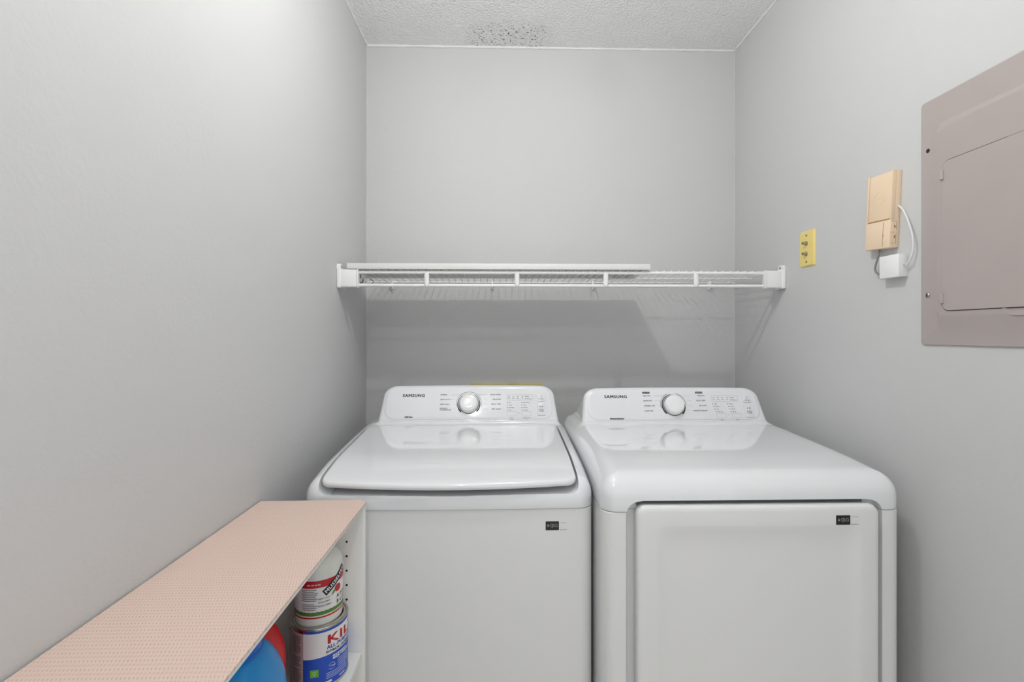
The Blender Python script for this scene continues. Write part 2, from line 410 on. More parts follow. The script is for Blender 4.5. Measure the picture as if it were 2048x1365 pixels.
def legend(t, F, s0, washer):
    logo = MB(); put(logo, bold('SAMSUNG', .0098, .00055, spacing=1.16, width=1.10), lambda a, b: F(a-.224, b+s0+.026))
    if washer: put(logo, text2d('SelfClean', .0052, .00025, 'LEFT'), lambda a, b: F(a-.212, b+s0-.046))
    else: put(logo, text2d('MoistureSensor', .0052, .00025, 'LEFT'), lambda a, b: F(a-.212, b+s0-.045))
    obj('logo', logo, 'ink', t)
    g = MB(); l = MB(); k = MB()
    if washer:
        left = [(.033, 'NORMAL'), (.0165, 'HEAVY DUTY'), (-.0005, 'DEEP WASH'), (-.0145, 'BEDDING /\nWATERPROOF')]
        right = [(.033, 'QUICK WASH'), (.0165, 'DELICATES'), (-.0005, 'RINSE + SPIN'), (-.0175, 'SELF CLEAN')]
    else:
        left = [(.033, 'VERY DRY'), (.0165, 'MORE DRY'), (-.0005, 'NORMAL DRY'), (-.0175, 'DAMP DRY')]
        right = [(.033, 'TIME DRY'), (.0165, 'QUICK DRY'), (-.0005, 'AIR FLUFF'), (-.0175, 'WRINKLE RELEASE')]
    for j, (dz, s) in enumerate(left):
        put(g, text2d(s, .0042, .00012), lambda a, b: F(a-.097, b+s0+dz-.002))
        put(l, rect2d(-.060 if j < 2 else -.054, -.046 if j else -.018, s0+dz-.0003, s0+dz+.0003), F)
    for j, (dz, s) in enumerate(right):
        put(g, text2d(s, .0042, .00012, 'RIGHT'), lambda a, b: F(a+.108, b+s0+dz-.002))
        put(l, rect2d(.046 if j else .018, .062 if j != 3 else (.064 if washer else .052), s0+dz-.0003, s0+dz+.0003), F)
    if not washer:
        for x, s in ((-.0975, 'Sensor Dry'), (.078, 'Manual Dry')):
            put(k, rect2d(x, x+.024, s0+.0405, s0+.0465), lambda a, b: F(a, b))
            wv, wf = text2d(s, .0032, .0001); put(l, (wv, wf), lambda a, b: (lambda p: (p[0], p[1]-.0004, p[2]+.0002))(F(a+x+.002, b+s0+.042)))
    # indicator block
    x0 = .128
    put(l, frame2d(x0, x0+.088, s0+.0125, s0+.0325, .0006), F)
    def dot(x, s_, r=.0013): put(k, ([(x+r*math.cos(i*PI/4), s_+r*math.sin(i*PI/4)) for i in range(8)], [tuple(range(8))]), F)
    names = ['Wash', 'Rinse', 'Spin', 'Lid'] if washer else ['Dry', 'Cool', 'Filter', 'End']
    for i in range(4):
        dot(x0+.007+.0152*i, s0+.026); put(g, text2d(names[i], .0026, .0001, 'CENTER'), lambda a, b: F(a+x0+.007+.0152*i, b+s0+.0188))
    for i, s in enumerate(('Signal', 'Child Lock')):
        dot(x0+.0635, s0+.0262-.008*i); put(g, text2d(s, .0027, .0001), lambda a, b: F(a+x0+.067, b+s0+.0248-.008*i))
    a1 = ['Hot', 'Warm', 'Eco Warm', 'Cold'] if washer else ['High', 'Medium', 'Low', 'Extra Low']
    a2 = ['Extra Heavy', 'Heavy', 'Normal', 'Deep Fill'] if washer else ['60 min', '50 min', '40 min', '30 min']
    for i in range(4):
        sh = 0 if washer else .0022*i
        dot(x0+.0015+sh, s0+.005-.0088*i); put(g, text2d(a1[i], .0031, .0001), lambda a, b: F(a+x0+.0065+sh, b+s0+.0035-.0088*i))
        dot(x0+.0505+sh, s0+.005-.0088*i); put(g, text2d(a2[i], .0031, .0001), lambda a, b: F(a+x0+.0555+sh, b+s0+.0035-.0088*i))
    d = 0 if washer else .008
    for x, s in ((x0+d, 'Temp.' if washer else 'Temp.'), (x0+.05+d, 'Water Level' if washer else 'Time')):
        put(l, frame2d(x, x+.031, s0-.0415, s0-.0265, .0006), F)
        put(g, text2d(s, .0031, .0001, 'CENTER'), lambda a, b: F(a+x+.0155, b+s0-.049))
        if washer: put(g, text2d('Soil Level' if 'Temp' in s else 'Spin', .0026, .0001, 'CENTER'), lambda a, b: F(a+x+.0155, b+s0-.0545))
        else: put(g, rect2d(x+.004, x+.027, s0-.0545, s0-.0538), F)
    put(l, text2d('Press\n3 sec', .0026, 0, 'CENTER'), lambda a, b: F(a+x0+.0405+d, b+s0-.031))
    obj('printed_legend', g, 'ink_grey', t); obj('printed_lines', l, 'ink_line', t); obj('printed_dots', k, 'ink', t)
    # push buttons: thin raised pads
    def pad(name, xa, xb, sa, sb):
        o = crect(xa, xb, sa, sb, .003, 4, 2); up = Vector(F(0, 1))-Vector(F(0, 0)); up.normalize(); nn = Vector((0, -up.z, up.y))
        rr = [[F(x, s_) for x, s_ in o], [(Vector(F(x, s_))+nn*.0016)[:] for x, s_ in o]]
        q = [( (x-(xa+xb)/2)*.95+(xa+xb)/2, (s_-(sa+sb)/2)*.96+(sa+sb)/2) for x, s_ in o]
        rr.append([(Vector(F(x, s_))+nn*.0021)[:] for x, s_ in q])
        b = obj(name, MB().loft(rr), 'enamel', t)
        return b, (lambda a, s_: (Vector(F(a, s_))+nn*.0024)[:])
    xs = 0 if washer else -.0
    b, G = pad('power_button', .231+xs, .257+xs, s0+.010, s0+.034)
    pr = MB(); cx = .244+xs
    put(pr, arc2d(cx, s0+.0255, .0036, -235, 55, .0006, n=14), G); put(pr, rect2d(cx-.0003, cx+.0003, s0+.026, s0+.030), G)
    put(pr, text2d('POWER', .0036, .0001, 'CENTER'), lambda a, c: G(a+cx, c+s0+.0145)); obj('button_print', pr, 'ink_grey', b)
    b, G = pad('start_button', .231+xs, .258+xs, s0-.040, s0+.001)
    pr = MB()
    put(pr, ([(cx-.0055, s0-.0075), (cx-.0055, s0-.0135), (cx-.001, s0-.0105)], [(0, 1, 2)]), G); put(pr, ([(cx+.0045, s0-.0075), (cx, s0-.0105), (cx+.0045, s0-.0135)], [(0, 1, 2)]), G)
    put(pr, rect2d(cx+.005, cx+.0058, s0-.0135, s0-.0075), G)
    put(pr, text2d('START\nPAUSE', .0040, .00015, 'CENTER'), lambda a, c: G(a+cx, c+s0-.0225)); obj('button_print', pr, 'ink_grey', b)
def feet(t, hw, d):
    for x in (-hw+.05, hw-.05):
        for y in (.06, d-.06): obj('foot', MB().lathe([(.022, 0), (.022, .008), (.012, .012), (.012, .032)], 20, (x, y, 0)), 'dark', t)

# ------------------------------------------------------------------ washer
W = thing('washing_machine', 'white top-loading washing machine with closed lid, beside the wooden-topped bookcase', 'washer', (-.120, 1.130, 0))
W['label'] = 'white top-loading washing machine with a hinged lid on top, left of the dryer'
HW, DW = .343, .70
zW = profile([(-.05, .944), (0, .949), (.05, .962), (.13, .976), (.30, .989), (.45, 1.000), (.9, 1.000)])
def shoulder(zt, hw, y0, rx, rz):
    def f(x, y):
        i = hw-abs(x)
        d = 0 if i >= rx else rz*(1-math.sqrt(max(0, 1-((rx-max(0, i))/rx)**2)))
        return zt(y)-d
    return f
obj('cabinet', slab(-.3415, .3415, .0015, DW, .030, [(0, 'abs', .03), (0, 'abs', .8838), (.0015, 'abs', .8855)], lambda y: .8855, close=False), 'enamel_front', W)
bowW = lambda x, y, z: (x, y-.006*(1-(x/.343)**2)*max(0, 1-y/.3), z)
deckW = obj('top_deck', slab(-HW, HW, 0, DW, .036, [(.004, 'abs', .8865), (.0005, 'abs', .8873), (0, 'abs', .889), (0, 'abs', .898)]+quarter(.042, .046, 9), zW, deform=bowW), 'enamel', W)
pz = lambda y: zW(y)-.031
cutW = slab(-.3075, .3075, -.06, .445, .03, [(.03, 'top', 0), (.020, 'top', .0003), (.010, 'top', .0028), (.0045, 'top', .0075), (.001, 'top', .014), (0, 'top', .02), (0, 'top', .08)], pz, close=False)
cut(deckW, [cutW])
def lid_def(x, y, z):
    q = (1-(x/.3035)**2); return (x, y-.020*q*max(0, 1-y/.35), z-.0045*q*max(0, 1-y/.16)**2)
obj('lid', slab(-.3035, .3035, .004, .438, .024, [(.028, 'top', -.016), (.012, 'top', -.0155), (.004, 'top', -.0135), (.0008, 'top', -.0105), (0, 'top', -.006)]+quarter(.007, .0075, 5, .0025), zW, deform=lid_def), 'enamel', W, 50)
deck_fn = shoulder(zW, HW, 0, .042, .046)
enamel_skirt('console_skirt', W, .300, .015, .464, .66, deck_fn)
face, F = console(W, .015, .462, .992, .304, .291, .145, .040, deck_fn, .205, True)
knob_at(W, face, .075, False)
legend(W, F, .075, True)
sticker(W, .2435, .845, .0015)
feet(W, HW, DW)

# ------------------------------------------------------------------ dryer
D = thing('dryer', 'white front-loading clothes dryer with a wide flat door, right of the washer', 'dryer', (.570, 1.060, 0))
zD = profile([(-.05, .975), (0, .978), (.06, .985), (.14, .993), (.30, 1.001), (.45, 1.008), (.9, 1.010)])
arch = lambda: MB().loft([[(x, y, z) for x, z in crect(-.290, .292, .08, .9255, .032, 8, 4)] for y in (-.05, .024)])
cabD = obj('cabinet', slab(-.3415, .3415, .0015, DW, .030, [(0, 'abs', .03), (0, 'abs', .8985), (.0015, 'abs', .9005)], lambda y: .9005, close=False), 'enamel_front', D)
cut(cabD, [arch()])
deckD = obj('top_deck', slab(-HW, HW, 0, DW, .036, [(.004, 'abs', .9015), (.0005, 'abs', .9025), (0, 'abs', .905), (0, 'abs', .915)]+quarter(.05, .048, 9), zD), 'enamel', D)
slot = lambda: MB().loft([[(x, y, z) for x, z in crect(-.262, .262, .905, .9268, .010, 6, 4)] for y in (-.05, .075)])
cut(deckD, [arch(), slot()])
def door_rings():
    x0, x1, z0, z1 = -.2685, .2755, .11, .9178; rings = []
    for ins, y in [(.004, .023), (.001, .012), (0, .002), (0, -.006), (.0015, -.0095), (.005, -.012), (.012, -.0130)]:
        rings.append([(x, y-.0025*(1-((x-.003)/.28)**2), z) for x, z in crect(x0+ins, x1-ins, z0+ins, z1-ins, max(.004, .022-ins*.6), 8, 12)])
    # shallow dished centre
    for ins, y, r in [(.040, -.0135, .03), (.046, -.0133, .03), (.056, -.0110, .03), (.068, -.0088, .035), (.09, -.0080, .035), (.16, -.0080, .03), (.25, -.0080, .008)]:
        rings.append([(x, y-.0025*(1-((x-.003)/.28)**2), z) for x, z in crect(x0+ins, x1-ins, z0+ins, z1-ins, r, 8, 12)])
    return rings
obj('door', MB().loft(door_rings()), 'enamel_front', D, 50)
deck_fd = shoulder(zD, HW, 0, .05, .048)
enamel_skirt('console_skirt', D, .300, -.005, .464, .66, deck_fd)
face, F = console(D, -.005, .462, 1.000, .304, .291, .135, .040, deck_fd, .205, False)
knob_at(D, face, .070, True)
legend(D, F, .070, False)
sticker(D, .1900, .8860, -.0152)
feet(D, HW, DW)

# ------------------------------------------------------------------ washer outlet box in the back wall (its top edge shows above the washer console)
t = thing('outlet_box', 'yellowed plastic outlet box on the back wall, just above the washer console', 'outlet box', (.029, YB, .900))
fr = MB(); fr.box(-.145, .145, -.006, 0, .182, .198, .002).box(-.145, .145, -.012, 0, 0, .016, .003).box(-.145, -.129, -.012, 0, .014, .184, .003).box(.129, .145, -.012, 0, .014, .184, .003)
obj('frame', fr, 'old_yellow', t); obj('back_plate', MB().box(-.132, .132, -.003, 0, .012, .188), 'old_yellow', t)
for x in (-.07, .07):
    v = obj('valve', MB().lathe([(.011, 0), (.011, .03), (.014, .032), (.014, .045), (.009, .05)], 16, (x, -.022, .03)), 'metal', t)
    obj('valve_handle', MB().box(x-.016, x+.016, -.028, -.016, .081, .089, .003), 'red_jug' if x < 0 else 'blue_cap', v)

# ------------------------------------------------------------------ wire shelf
S = thing('wire_shelf', 'white wire closet shelf spanning the walls above the machines', 'shelf', (0, 1.62, 1.5045))
def bar(x0, x1, y, z, r, n=10): return MB().tube([(x0, y, z), (x1, y, z)], r, n)
obj('front_rail', bar(-.51, .94, 0, 0, .0055, 14), 'white_wire', S)
obj('lower_rail', bar(-.51, .94, -.001, -.0435, .0055, 14), 'white_wire', S)
obj('cross_rod', bar(-.528, .957, .180, .0022, .003), 'white_wire', S)
obj('back_rod', bar(-.536, .964, .333, .0022, .003), 'white_wire', S)
wm = MB().tube([(0, -.0045, .0035), (0, -.002, .0068), (0, .004, .0075), (0, .330, .0075), (0, .335, .0075)], .0019, 8).mesh('wire')
for k in range(57):
    o = link('wire', wm, 'white_wire', S); o.location = (-.4826+.0254*k, 0, 0)
pm = MB()
pm.loft([[(.0085*sx*math.cos(a)*1, -.004+.006*math.sin(a), z) for a in [2*PI*k/14 for k in range(14)]] for z, sx in [(-.046, .5), (-.042, .9), (-.036, 1), (-.010, 1), (-.003, .85), (.001, .45)]])
pm = pm.mesh('lip_post')
for x in (-.2453, .0574, .3578, .6662):
    o = link('lip_post', pm, 'white_wire', S); o.location = (x, -.002, 0)
for sgn, xw in ((-1, XL), (1, XR)):
    x_in = xw-sgn*.066
    b = MB()
    xa, xb = sorted((x_in, xw-sgn*.004)); b.box(xa, xb, -.014, .008, -.0505, .0085, .004, 3)
    xa, xb = sorted((xw-sgn*.0135, xw)); b.box(xa, xb, -.0175, .034, -.053, .012, .004, 3)
    # raised screw tab
    b.loft([[(x, y, z) for y, z in [(-.014, .0), (.012, .0), (.012, .018)]+[(-.001+.013*math.cos(a), .018+.0105*math.sin(a)) for a in [PI*k/8 for k in range(1, 8)]]+[(-.014, .018)]] for x in (xw-sgn*.012, xw)])
    br = obj('end_bracket', b, 'white_plastic', S)
    xs = xw-sgn*.012
    T_ = Matrix.Translation((xs, -.001, .0185)) @ Vector((-sgn, 0, 0)).to_track_quat('Z', 'Y').to_matrix().to_4x4()
    obj('screw', MB().lathe([(.0042, 0), (.0042, .001), (.0025, .002)], 12, T=T_), 'metal', br)
    # slot of the tab seen edge-on
    obj('bracket_lip', MB().box(min(x_in, x_in-sgn*.004), max(x_in, x_in-sgn*.004), -.016, .008, -.0520, .0090, .0015), 'white_plastic', br)
cm = MB().box(-.006, .006, .318, .342, -.012, .012, .003).box(-.003, .003, .325, .342, -.022, -.008, .002)
cm.lathe([(.0035, 0), (.0035, .003), (.001, .004)], 10, T=Matrix.Translation((0, .318, .001)) @ Matrix.Rotation(PI/2, 4, 'X'))
cm = cm.mesh('wall_clip')
for x in (-.435, -.03, .378, .858):
    o = link('wall_clip', cm, 'white_plastic', S); o.location = (x, 0, -.004)

board = obj('shelf_board', MB().box(-.508, .507, 1.606, 1.845, 1.5145, 1.5335, .0015), 'board')
board['label'] = 'long white painted board lying on the left part of the wire shelf'; board['category'] = 'board'

for i, (x, y, lab) in enumerate(((-.4915, 1.70, 'small dark wire hook hanging beside the left end bracket of the shelf'), (-.497, 1.89, 'smaller dark wire hook near the back left corner of the shelf'))):
    k = 1 if i == 0 else .8
    pts = [(-.006, -.030, .004), (-.001, -.012, .000), (.003, 0, -.004), (.001, 0, -.010), (-.0055, 0, -.017), (-.0065, 0, -.024), (-.002, 0, -.0295), (.005, 0, -.029), (.0095, 0, -.024), (.0105, 0, -.017)]
    o = obj('wire_hook', MB().tube([(x+a*k, y+b*k, 1.5065+c*k) for a, b, c in pts], .0016*k, 8), 'dark_metal'); o['label'] = lab; o['category'] = 'hook'; o['group'] = 'dark wire hooks under the shelf'

# ------------------------------------------------------------------ right wall: coax plate
t = thing('cable_plate', 'yellowed wall plate with two coaxial connectors on the right wall', 'wall plate', (XR, 1.487, 1.5665))
def wbox(mb, y0, y1, z0, z1, d0, d1, bev=0, seg=2): return mb.box(-d1, -d0, y0, y1, z0, z1, bev, seg)
rings = [[(-d, y, z) for y, z in crect(-.0365+i, .0365-i, -.0565+i, .0565-i, .004, 4, 2)] for i, d in ((0, 0), (0, .002), (.004, .0058), (.006, .006))]
obj('plate', MB().loft(rings), 'yellow', t)
def wl(prof, y, z, n=14):
    return MB().lathe(prof, n, T=Matrix.Translation((0, y, z)) @ Matrix.Rotation(-PI/2, 4, 'Y'))
for z in (.0165, -.0165):
    c = obj('connector', wl([(.0065, .006), (.0065, .008), (.0046, .0082), (.0046, .019), (.003, .019), (.003, .016), (.0006, .016)], 0, z), 'metal', t)
    obj('hex_nut', wl([(.0075, .006), (.0075, .0085), (.004, .0087)], 0, z, 6), 'metal', c)
for z in (.0415, -.0415):
    s = obj('screw', wl([(.0038, .0055), (.0038, .0066), (.0025, .0076), (.0005, .0078)], 0, z), 'metal', t)
    obj('slot', MB().box(-.0081, -.0075, -.0028, .0028, z-.0004, z+.0004), 'dark', s)

# tan junction / chime unit
t = thing('chime_unit', 'tan plastic two-part wall box with cables, next to the breaker panel', 'wall box', (XR, 1.1785, 1.605))
t.rotation_euler.x = .058
zt_, zb_ = .0935, -.094
bd = MB()
wbox(bd, -.040, .040, zb_, zt_, 0, .015, .002)                      # back shell
wbox(bd, -.040, .040, zb_, -.026, .012, .0235, .0025)               # lower cover
wbox(bd, -.040, -.0365, -.027, zt_, .012, .0235, .001)              # raised rails round the upper door
wbox(bd, .0355, .040, -.027, zt_, .012, .0225, .001)
obj('body', bd, 'tan', t)
dr = obj('upper_door', wbox(MB(), -.0362, .0345, -.0225, .0905, .014, .0205, .0012), 'tan', t)
em = MB()
for r in (.0165, .0155): pass
def ring_on(mb, cy, cz, r, th, d):
    n = 28; 
    mb.loft([[(-dd, cy+rr*math.cos(2*PI*k/n), cz+rr*math.sin(2*PI*k/n)) for k in range(n)] for rr, dd in ((r-th, d-.0008), (r-th, d+.0006), (r+th, d+.0006), (r+th, d-.0008))], False, False)
ring_on(em, 0, .031, .0165, .0006, .0205)
for k in range(3):
    em.box(-.0211, -.0200, -.011+.002*k, .011-.003*k, .024+.0055*k, .0256+.0055*k)
em.box(-.0211, -.0200, -.004, -.001, .079, .081)
obj('embossed_mark', em, 'tan', dr)
ln = MB()
ln.box(-.0237, -.0232, -.0188, -.0178, -.090, -.030)                # seam down the lower cover
ln.box(-.0239, -.0232, -.0198, -.0180, -.066, -.060)
for z in (-.046, -.071): ln.box(-.0135, -.0110, -.0403, -.0396, z, z+.006)
ln.box(-.0215, -.0085, -.0402, -.0397, -.031, -.0304); ln.box(-.0090, -.0084, -.0402, -.0397, -.083, -.031); ln.box(-.0215, -.0085, -.0402, -.0397, -.0835, -.0829)
obj('seam', ln, 'tan_dark', t)
obj('side_latch', MB().box(-.022, -.0105, -.0415, -.0395, -.0565, -.0545, .0004).box(-.0115, -.0095, -.0422, -.0395, -.061, -.050, .0004), 'tan', t)
for z in (-.052, -.078): obj('terminal_screw', MB().lathe([(.0022, 0), (.0022, .004), (.001, .005)], 10, T=Matrix.Translation((-.011, .0395, z)) @ Matrix.Rotation(-PI/2, 4, 'X')), 'metal', t)

t = thing('junction_box', 'small white square plastic box below the tan wall box', 'wall box', (XR, 1.1465, 1.4628))
obj('cover', wbox(MB(), -.029, .029, -.0272, .0272, .002, .0230, .0012), 'white_plastic', t)
obj('base', wbox(MB(), -.0275, .0275, -.0258, .0258, 0, .004), 'white_plastic', t)
obj('cable_hole', MB().lathe([(.0030, 0), (.0030, .0008), (.0005, .0008)], 12, T=Matrix.Translation((-.0085, -.0288, -.002)) @ Matrix.Rotation(PI/2, 4, 'X')), 'dark', t)
def smooth_path(p, n=8):
    p = [Vector(q) for q in p]; out = []
    for i in range(len(p)-1):
        a, b, c, d = p[max(i-1, 0)], p[i], p[i+1], p[min(i+2, len(p)-1)]
        for k in range(n):
            s = k/n; out.append(.5*((2*b)+(c-a)*s+(2*a-5*b+4*c-d)*s*s+(3*b-a-3*c+d)*s**3))
    return out+[p[-1]]
o = obj('white_cable', MB().tube(smooth_path([(XR-.006, 1.140, 1.611), (XR-.006, 1.126, 1.597), (XR-.010, 1.108, 1.570), (XR-.012, 1.092, 1.530), (XR-.012, 1.090, 1.497), (XR-.012, 1.098, 1.472), (XR-.0105, 1.112, 1.461), (XR-.0085, 1.121, 1.4605)]), .0021, 8), 'cable_white')
o['label'] = 'white cable looping from the tan wall box down to the white box'; o['category'] = 'cable'
o = obj('grey_cable', MB().tube(smooth_path([(XR-.010, 1.190, 1.516), (XR-.011, 1.191, 1.503), (XR-.012, 1.199, 1.480), (XR-.012, 1.203, 1.464), (XR-.011, 1.197, 1.452), (XR-.010, 1.185, 1.450), (XR-.010, 1.173, 1.453)]), .0023, 8), 'cable_grey')
o['label'] = 'short grey cable curving out under the tan wall box'; o['category'] = 'cable'

# ------------------------------------------------------------------ breaker panel
t = thing('breaker_panel', 'large grey metal breaker panel cover on the right wall', 'breaker panel', (XR, .8984, 1.5486))
def rings_yz(spec, r): return [[(-d, y, z) for y, z in crect(-hy+oy, hy+oy, -hz+oz, hz+oz, rr, 6, 3)] for hy, hz, oy, oz, d, rr in spec]
HY, HZ = .180, .2750
obj('cover', MB().loft(rings_yz([(HY, HZ, 0, 0, 0, .008), (HY, HZ, 0, 0, .003, .008), (HY-.0015, HZ-.0015, 0, 0, .0045, .007),
    (.1345, .2265, 0, -.0135, .0047, .004), (.1270, .206, 0, -.0080, .0165, .010), (.122, .200, 0, -.008, .0166, .01)], 0)), 'panel', t)
dc, hz_ = .0, (1.6687-1.3485)/2; zc = (1.6687+1.3485)/2-1.5486
dr = obj('door', MB().loft(rings_yz([(.1125, hz_, 0, zc, .0155, .016), (.1125, hz_, 0, zc, .0182, .016), (.1115, hz_-.001, 0, zc, .0190, .015)], 0)), 'panel', t)
obj('door_groove', MB().loft(rings_yz([(.1140, hz_+.0015, 0, zc, .0160, .017), (.1140, hz_+.0015, 0, zc, .0169, .017)], 0)), 'dark', t)
obj('door_fold', MB().loft(rings_yz([(.0500, hz_-.0005, -.062, zc, .0185, .012), (.0490, hz_-.0005, -.062, zc, .0205, .012)], 0)), 'panel', dr)
for z in (1.641, 1.3753): obj('hinge', MB().tube([(-.0195, .1110, z-1.5486-.010), (-.0195, .1110, z-1.5486+.010)], .0042, 10).box(-.0205, -.0155, .1085, .1150, z-1.5486-.0105, z-1.5486+.0105, .001), 'panel', t)
obj('screw_hole', wl([(.0048, .0040), (.0048, .0049), (.0005, .0049)], .1608, 1.7118-1.5486), 'dark', t)
s = obj('screw', wl([(.0052, .0042), (.0052, .0062), (.0040, .0074), (.0005, .0078)], .1608, 1.3857-1.5486), 'metal', t)
obj('slot', MB().box(-.0082, -.0076, .1608-.0006, .1608+.0006, 1.3857-1.5486-.0045, 1.3857-1.5486+.0045), 'dark', s)
obj('finger_notch', MB().loft([[(-d, -.040+.030*k*math.cos(a), 1.3485-1.5486-.0005-.015*k*math.sin(a)) for a in [PI*i/12 for i in range(13)]] for d, k in ((.0164, 1), (.0172, 1), (.0172, .82), (.0168, .7))]), 'panel', t)

# ------------------------------------------------------------------ bookcase along the left wall
BX0, BX1, BY0, BY1, BT = -.5385, -.303, .235, 1.0925, .9190
B = thing('bookcase', 'low white bookcase against the left wall, holding jugs and cans', 'bookcase', ((BX0+BX1)/2, (BY0+BY1)/2, 0))
bx, by = B.location.x, B.location.y
def bb(x0, x1, y0, y1, z0, z1, bev=.0008): return MB().box(x0-bx, x1-bx, y0-by, y1-by, z0, z1, bev)
TH = .016
TT = .009
obj('top_board', bb(BX0, BX1, BY0, BY1, BT-TT, BT), 'melamine', B)
for y in (BY0, BY1-.020):
    p = obj('side_panel', bb(BX0, BX1, y, y+.020, 0, BT-TT), 'melamine', B)
    if y > .5:
        hm = MB().lathe([(.0024, 0), (.0024, -.0006), (.0004, -.0006)], 12, T=Matrix.Rotation(-PI/2, 4, 'X')).mesh('pin_hole')
        for k in range(24):
            for hx in (-.3395, -.502):
                h = link('pin_hole', hm, 'dark', p); h.location = (hx-bx, BY1-.020-by+.0001-.0004, .7738-.032*(k-3))
obj('back_panel', bb(BX0, BX0+.004, BY0+.02, BY1-.02, .0, BT-TT), 'melamine', B)
SZ = .5921
for z in (SZ, .30, .08): obj('shelf', bb(BX0+.004, BX1-.003, BY0+.02, BY1-.0202, z-.016, z), 'melamine', B)
# woven liner laid over the top, its far front corner cut off
lo = [(BX0+.001, BY0), (BX1+.0035, BY0), (BX1+.0035, BY1-.012), (BX1-.012, BY1+.004), (-.5405+.003, BY1-.001)]
ln = MB().loft([[(x, y, z) for x, y in lo] for z in (BT, BT+.0035)])
o = obj('shelf_liner', ln, 'liner'); o['label'] = 'pinkish beige woven liner covering the top of the bookcase'; o['category'] = 'liner'

# ------------------------------------------------------------------ goods in the bookcase
def wrap(cx, cy, R, a0, z0, tilt=0):
    """map flat label coordinates onto a vertical cylinder; a0 in degrees"""
    ct, st = math.cos(math.radians(tilt)), math.sin(math.radians(tilt))
    def f(u, v):
        u, v = u*ct-v*st, u*st+v*ct
        a = math.radians(a0)+u/R
        return (cx+R*math.cos(a), cy+R*math.sin(a), z0+v)
    return f
def patch(cx, cy, R, a0, a1, z0, z1, th=.0002, n=None, ztop=None):
    n = n or max(2, int(abs(a1-a0)/5)); mb = MB(); rings = []
    for i in range(n+1):
        a = math.radians(a0+(a1-a0)*i/n); zz = z1+(ztop(i/n) if ztop else 0)
        rings.append([(cx+r*math.cos(a), cy+r*math.sin(a), z) for r, z in ((R, z0), (R+th, z0), (R+th, zz), (R, zz))])
    return mb.loft(rings)

CX, CY, CR = -.3770, 1.0145, .0555
C = thing('paint_can', 'blue and white quart can of primer paint on the bookcase shelf', 'paint can', (CX, CY, SZ))
obj('body', MB().lathe([(CR-.001, 0), (CR+.0012, .0006), (CR+.0012, .003), (CR, .004), (CR, .117), (CR+.001, .118), (CR+.0016, .1195), (CR+.001, .121), (CR-.0035, .1212), (CR-.0045, .1195)], 64), 'tin', C)
obj('lid', MB().lathe([(CR-.003, .1195), (CR-.006, .1215), (CR-.0085, .1215), (CR-.0105, .1165), (CR-.014, .1165), (.002, .1165)], 64), 'tin', C)
obj('paper_label', patch(0, 0, CR, -103, 75, .0045, .1155), 'paper', C)
bl = patch(0, 0, CR+.0002, -103, 75, .0045, .060, ztop=lambda s: .006*math.sin(s*2.4)); 
obj('blue_band', bl, 'blue_ink', C)
obj('label_top_stripe', patch(0, 0, CR, -103, 75, .1115, .1155, .0004), 'blue_ink', C)
obj('side_label', patch(0, 0, CR, -175, -103.5, .005, .1115), 'label_grey', C)
RR = CR+.0007
k = MB(); put(k, bold('KILZ', .0180, .0013, spacing=1.12, width=1.55), wrap(0, 0, RR, -56, .0860)); obj('brand_lettering', k, 'red_ink', C)
k = MB(); put(k, bold('ALL-PURPOSE', .0078, .0004, spacing=1.05), wrap(0, 0, RR, -56, .0755)); obj('blue_lettering', k, 'blue_ink', C)
k = MB(); put(k, text2d('INTERIOR | EXTERIOR', .0048, .0002), wrap(0, 0, RR, -58, .0678))
for i in range(26):
    if i in (10, 17): continue
    put(k, rect2d(0, .022-(.004 if i % 5 == 4 else 0), 0, .0011, 4), wrap(0, 0, RR, -131, .104-.0036*i))
obj('black_lettering', k, 'ink', C)
k = MB()
put(k, text2d('MULTI-SURFACE\nSEALER & STAIN BLOCKER', .0036, .0003), wrap(0, 0, RR+.0003, -44, .0565))
put(k, arc2d(.006, 0, .0065, -150, 170, .0005), wrap(0, 0, RR+.0003, -52, .0395)); put(k, text2d('1 hour', .0030, .0001), wrap(0, 0, RR+.0003, -50, .0385))
put(k, rect2d(0, .0004, 0, .022), wrap(0, 0, RR+.0003, -32, .030))
for i in range(5): put(k, rect2d(0, .028, 0, .0008, 6), wrap(0, 0, RR+.0003, -30, .046-.0036*i))
for i in range(4): put(k, rect2d(0, .05, 0, .0007, 8), wrap(0, 0, RR+.0003, -58, .0275-.0034*i))
put(k, text2d('PRIMER', .0045, .0003), wrap(0, 0, RR+.0003, -66, .0085)); put(k, text2d('1 QUART', .003, .0002), wrap(0, 0, RR+.0003, -30, .0095))
obj('white_lettering', k, 'white_ink', C)
g = obj('green_mark', patch(0, 0, CR+.0003, -88.5, -72, .0255, .0400, .0004), 'green_ink', C)
k = MB(); put(k, arc2d(0, 0, .0028, 0, 360, .0007, n=16), wrap(0, 0, CR+.0011, -80.2, .0345)); put(k, rect2d(-.0004, .0004, -.006, -.0028), wrap(0, 0, CR+.0011, -80.2, .0345)); obj('mark_print', k, 'white_ink', g)
for a in (-165, 15):
    ar = math.radians(a); T_ = Matrix.Translation(((CR-.001)*math.cos(ar), (CR-.001)*math.sin(ar), .104)) @ Vector((math.cos(ar), math.sin(ar), 0)).to_track_quat('Z', 'Y').to_matrix().to_4x4()
    if a == -165: obj('ear', MB().lathe([(.0075, 0), (.0075, .002), (.004, .005), (.001, .0055)], 16, T=T_), 'tin', C)
pts = [(CR*1.04*math.cos(math.radians(-165+s*180)), CR*1.04*math.sin(math.radians(-165+s*180)) , .104) for s in (0,)]
